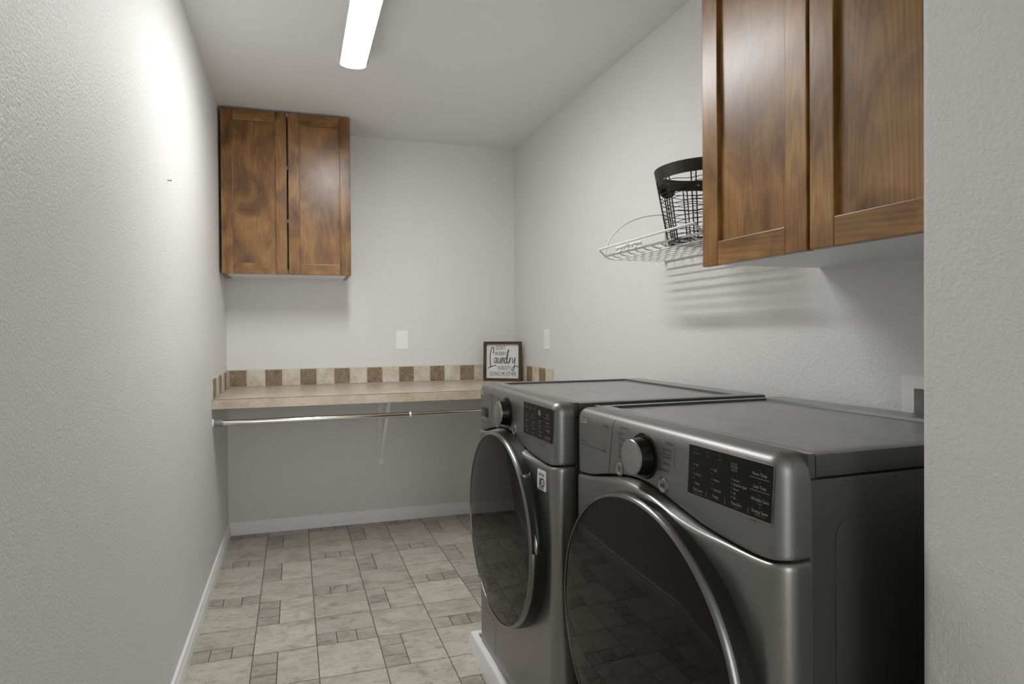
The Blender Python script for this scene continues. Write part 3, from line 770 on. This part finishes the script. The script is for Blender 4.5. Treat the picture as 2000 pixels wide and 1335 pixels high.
    q.text('LG', .0490, .9725, .0155, .82, bold=.0004)
    q.done('maker_mark', M_logo, cp)
    if kind == 'washer':
        dw = empty('detergent_drawer', (0, 0, dz)); dw.parent = mc
        bm = bmesh.new(); extrude_poly(bm, [(.034, .880), (.122, .880), (.120, .888), (.036, .888)], lambda a, b, d: (d, -a, b), -.0008, -.004); fin(bm, 'pull_lip', M_trimring, dw)
        bm = bmesh.new(); extrude_poly(bm, [(.022, .862), (.12, .862), (.12, .8645), (.022, .867)], lambda a, b, d: (d, -a, b), -.0004, -.002) ; fin(bm, 'drawer_edge', M_trimring, dw)
        # warranty sticker, care sticker
        s0, s1, g0, g1 = .590, .640, .760+dz, .814+dz
        def onp(a, b, d): return (-bulge(a, b)-d, -a, b)
        bm = bmesh.new(); gr = [[[bm.verts.new(onp(s0+(s1-s0)*i_/8, g0+(g1-g0)*j_/8, d_)) for j_ in range(9)] for i_ in range(9)] for d_ in (.0016, -.0005)]
        for i_ in range(8):
            for j_ in range(8):
                for G_ in gr: bm.faces.new((G_[i_][j_], G_[i_+1][j_], G_[i_+1][j_+1], G_[i_][j_+1]))
            for e_ in (0, 8):
                bm.faces.new((gr[0][i_][e_], gr[0][i_+1][e_], gr[1][i_+1][e_], gr[1][i_][e_])); bm.faces.new((gr[0][e_][i_], gr[0][e_][i_+1], gr[1][e_][i_+1], gr[1][e_][i_]))
        sk_ = fin(bm, 'warranty_sticker', M_sticker, mc)
        q = Print(lambda a, b: onp(s0+a, g0+b, .0024))
        q.text('Inverter', .026, .0485, .0045, .9, 'CENTER'); q.text('Direct Drive', .026, .041, .0075, .85, 'CENTER', .0003); q.rect(.006, .046, .0375, .0382)
        q.text('1', .0105, .011, .030, .75, bold=.0012); q.ring(.0325, .0215, .0125, .0042); q.text('YEAR', .0325, .0195, .0048, .9, 'CENTER', .0002); q.text('WARRANTY', .026, .003, .0062, .9, 'CENTER', .0002)
        q.done('sticker_lettering', M_prb, sk_)
        box('care_sticker', (.012, .034, -.0002+.003, .0007+.003, .785+dz, .825+dz), M_orange, mc)
        # service flap and drain cover at the bottom
        bm = bmesh.new(); extrude_poly(bm, rrect(.05, .19, .07, .19, .012, 4), lambda a, b, d: (d, -a, b), -.0034, -.0042); fin(bm, 'drain_cover', M_front, mc)
        latheo('cover_hole_disc', [(.007, -.0040), (.0065, -.0056), (.002, -.0058)], (0, -.075, .165), M_cap, mc, n=16)  # grey disc in place of the cover's hole, its shade put into the colour
    return mc
machine('washing_machine', 'graphite front-load washing machine standing in the white drain pan', 'washing machine', (1.050, -1.722, .014), .006, 1.000, 'washer', .572, .294)
machine('clothes_dryer', 'graphite front-load clothes dryer beside the washing machine, nearer the hall wall', 'dryer', (1.100, -2.442, 0), .030, 1.008, 'dryer', .548, .310)

# drain pan under the washer
pn_ = tag(empty('drain_pan', (1.02, -1.66, 0)), 'white plastic drain pan under the washing machine', 'drain pan')
bm = bmesh.new(); x0, x1, y0, y1 = 0, .775, -.755, 0
def pr_(i, z): return [bm.verts.new(q) for q in ((x0+i, y0+i, z), (x1-i, y0+i, z), (x1-i, y1-i, z), (x0+i, y1-i, z))]
rs = [pr_(0, .0005), pr_(.006, .056), pr_(.008, .060), pr_(.030, .060), pr_(.032, .056), pr_(.036, .013)]
for A, B in zip(rs, rs[1:]):
    for i in range(4): bm.faces.new((A[i], A[(i+1) % 4], B[(i+1) % 4], B[i]))
bm.faces.new(rs[-1]); bm.faces.new(rs[0][::-1])
fin(bm, 'rim', M_pan, pn_)

# ------------------------------------------------------------------ wire shelf on the right wall
SY0, SY1, SX, SZ = -1.775, -2.365, 1.552, 1.487
ws = tag(empty('wire_shelf', (W, (SY0+SY1)/2, SZ)), 'white wire shelf with arched ends mounted on the right wall', 'shelf')
def loc(pts): return [(x-W, y-(SY0+SY1)/2, z-SZ) for x, y, z in pts]
tubeo('front_rail', loc([(SX, SY0, SZ+.008), (SX, SY1, SZ+.008)]), .0039, M_wire, ws)
tubeo('upper_rail', loc([(SX, SY0, SZ+.008), (SX-.024, SY0, SZ+.030), (SX-.028, SY0-.006, SZ+.033), (SX-.028, SY1+.006, SZ+.036), (SX-.024, SY1, SZ+.032), (SX, SY1, SZ+.008)]), .0039, M_wire, ws)
tubeo('back_rail', loc([(W-.006, SY0, SZ-.003), (W-.006, SY1, SZ-.003)]), .003, M_wire, ws)
for k in range(7): xx = 1.588+.0325*k; tubeo('cross_rail', loc([(xx, SY0, SZ-.0062), (xx, SY1, SZ-.0062)]), .0022 if k % 3 else .003, M_wire, ws)
for ye in (SY0, SY1):
    tubeo('end_arch', loc([(SX+(W-.005-SX)*(1-math.cos(a)), ye, SZ+.008+.172*math.sin(a)) for a in [PI/2*k/16 for k in range(17)]]+[(W-.004, ye, SZ+.175)]), .0028, M_wire, ws)
    tubeo('end_post', loc([(W-.005, ye, SZ+.180), (W-.005, ye, SZ-.02)]), .0028, M_wire, ws)
nw = 12; wire_me = None
for k in range(nw):
    yy = SY0+(SY1-SY0)*k/(nw-1)
    if wire_me is None:
        w_ = tubeo('deck_wire', [(SX-W, 0, .008), (SX-W+.006, 0, .003), (SX-W+.018, 0, -.001), (SX-W+.034, 0, -.0025), (-.004, 0, -.0025)], .0025, M_wire, ws, 6); wire_me = w_.data
    else: w_ = link('deck_wire', wire_me, None, ws)
    w_.location = (0, yy-(SY0+SY1)/2, 0)
cl = loc([(SX-.012, -1.90, SZ+.020)])[0]
plate = box('clip_plate', (cl[0]-.001, cl[0]+.001, cl[1]-.155, cl[1]+.02, cl[2]-.012, cl[2]+.011), M_plastic, ws, .0006, 1)
for k in range(5): box('clip_lug', (cl[0]-.004, cl[0]-.0008, cl[1]-.02-.026*k, cl[1]-.006-.026*k, cl[2]-.009+.003*(k % 2), cl[2]+.002+.004*(k % 3)), M_plastic, plate)

# ------------------------------------------------------------------ black wire basket on the shelf
BX, BY, BZ, BT = 1.655, -2.235, SZ+.0005, 1.722
RB, RT = .1085, .150
bs = tag(empty('wire_basket', (BX, BY, BZ)), 'black metal wire basket with a wide rim band on the wire shelf', 'basket')
hb = BT-BZ
def br(z): return RB+(RT-RB)*z/hb
def bp(a, z, dr=0.): r = br(z)+dr; return (r*math.cos(a), r*math.sin(a), z)
bw = .037
bm = bmesh.new(); lathe(bm, [(br(hb-bw)+.002, hb-bw), (RT+.0025, hb), (RT+.0005, hb), (br(hb-bw), hb-bw), (br(hb-bw)+.002, hb-bw)], (0, 0, 0), 'z', 64, False)
fin(bm, 'rim_band', M_black, bs, smooth=True, auto=40)
for k in range(8): 
    a = 2*PI*k/8+.25; p0 = bp(a, hb-bw*.5, -.001); o = latheo('rivet', [(.0038, 0), (.0034, .0018), (.002, .0028)], (0, 0, 0), M_rivet, bs, 'z', 10)
    o.location = p0; o.rotation_euler = Vector((-math.cos(a), -math.sin(a), 0)).to_track_quat('Z', 'Y').to_euler()
NU = 10
for k in range(NU):
    a = 2*PI*k/NU+.1
    for da in (-.05, .05): tubeo('upright', [bp(a+da, .003), bp(a+da, hb-bw*.6)], .0019, M_black, bs, 6)
    bm = bmesh.new(); nz_ = 26
    tube(bm, [bp(a+(.05 if q % 2 else -.05), .004+(hb-bw*.8)*q/nz_, .001) for q in range(nz_+1)], .0008, 4); fin(bm, 'lacing_wire', M_black, bs)
for k in range(15):
    z = .004+(hb-bw-.004)*k/14.0; ph = random.uniform(0, 6)
    tubeo('ring_wire', [bp(2*PI*q/72, max(.0022, z+.0028*math.sin(5*2*PI*q/72*1+ph)+.0016*math.sin(9*2*PI*q/72+2*ph)), .0012) for q in range(72)], .00115, M_black, bs, 5, True)
tubeo('base_ring', [bp(2*PI*q/48, .0026) for q in range(48)], .0024, M_black, bs, 6, True)
for k in range(9):
    c_ = -RB+2*RB*(k+1)/10; h_ = math.sqrt(RB*RB-c_*c_)
    tubeo('base_wire', [(c_, -h_, .0022), (c_, h_, .0022)], .0012, M_black, bs, 5)
    tubeo('base_wire', [(-h_, c_, .0030), (h_, c_, .0030)], .0012, M_black, bs, 5)
for a0 in (PI*.62, PI*1.62):          # strap ears under the band
    bm = bmesh.new(); n_ = 14; rows = []
    for q in range(n_+1):
        u = -1+2*q/n_; a = a0+u*.36; dpt = .034*math.sqrt(max(0, 1-u*u)); z1_ = hb-bw+.004
        rows.append([bm.verts.new(bp(a, z1_, .003)), bm.verts.new(bp(a, z1_-dpt-.002, .003)), bm.verts.new(bp(a, z1_-dpt-.002, .0045)), bm.verts.new(bp(a, z1_, .0045))])
    for A, B in zip(rows, rows[1:]):
        for i in range(4): bm.faces.new((A[i], A[(i+1) % 4], B[(i+1) % 4], B[i]))
    fin(bm, 'strap_ear', M_black, bs)

# nail left in the left wall
nl = tag(empty('nail', (0, -1.715, 1.706)), 'small dark nail sticking out of the left wall', 'nail')
latheo('shank', [(.0012, -.004), (.0012, .010)], (0, 0, 0), M_nail, nl, 'x', 8); latheo('head', [(.0026, .010), (.0026, .0115)], (0, 0, 0), M_nail, nl, 'x', 10)
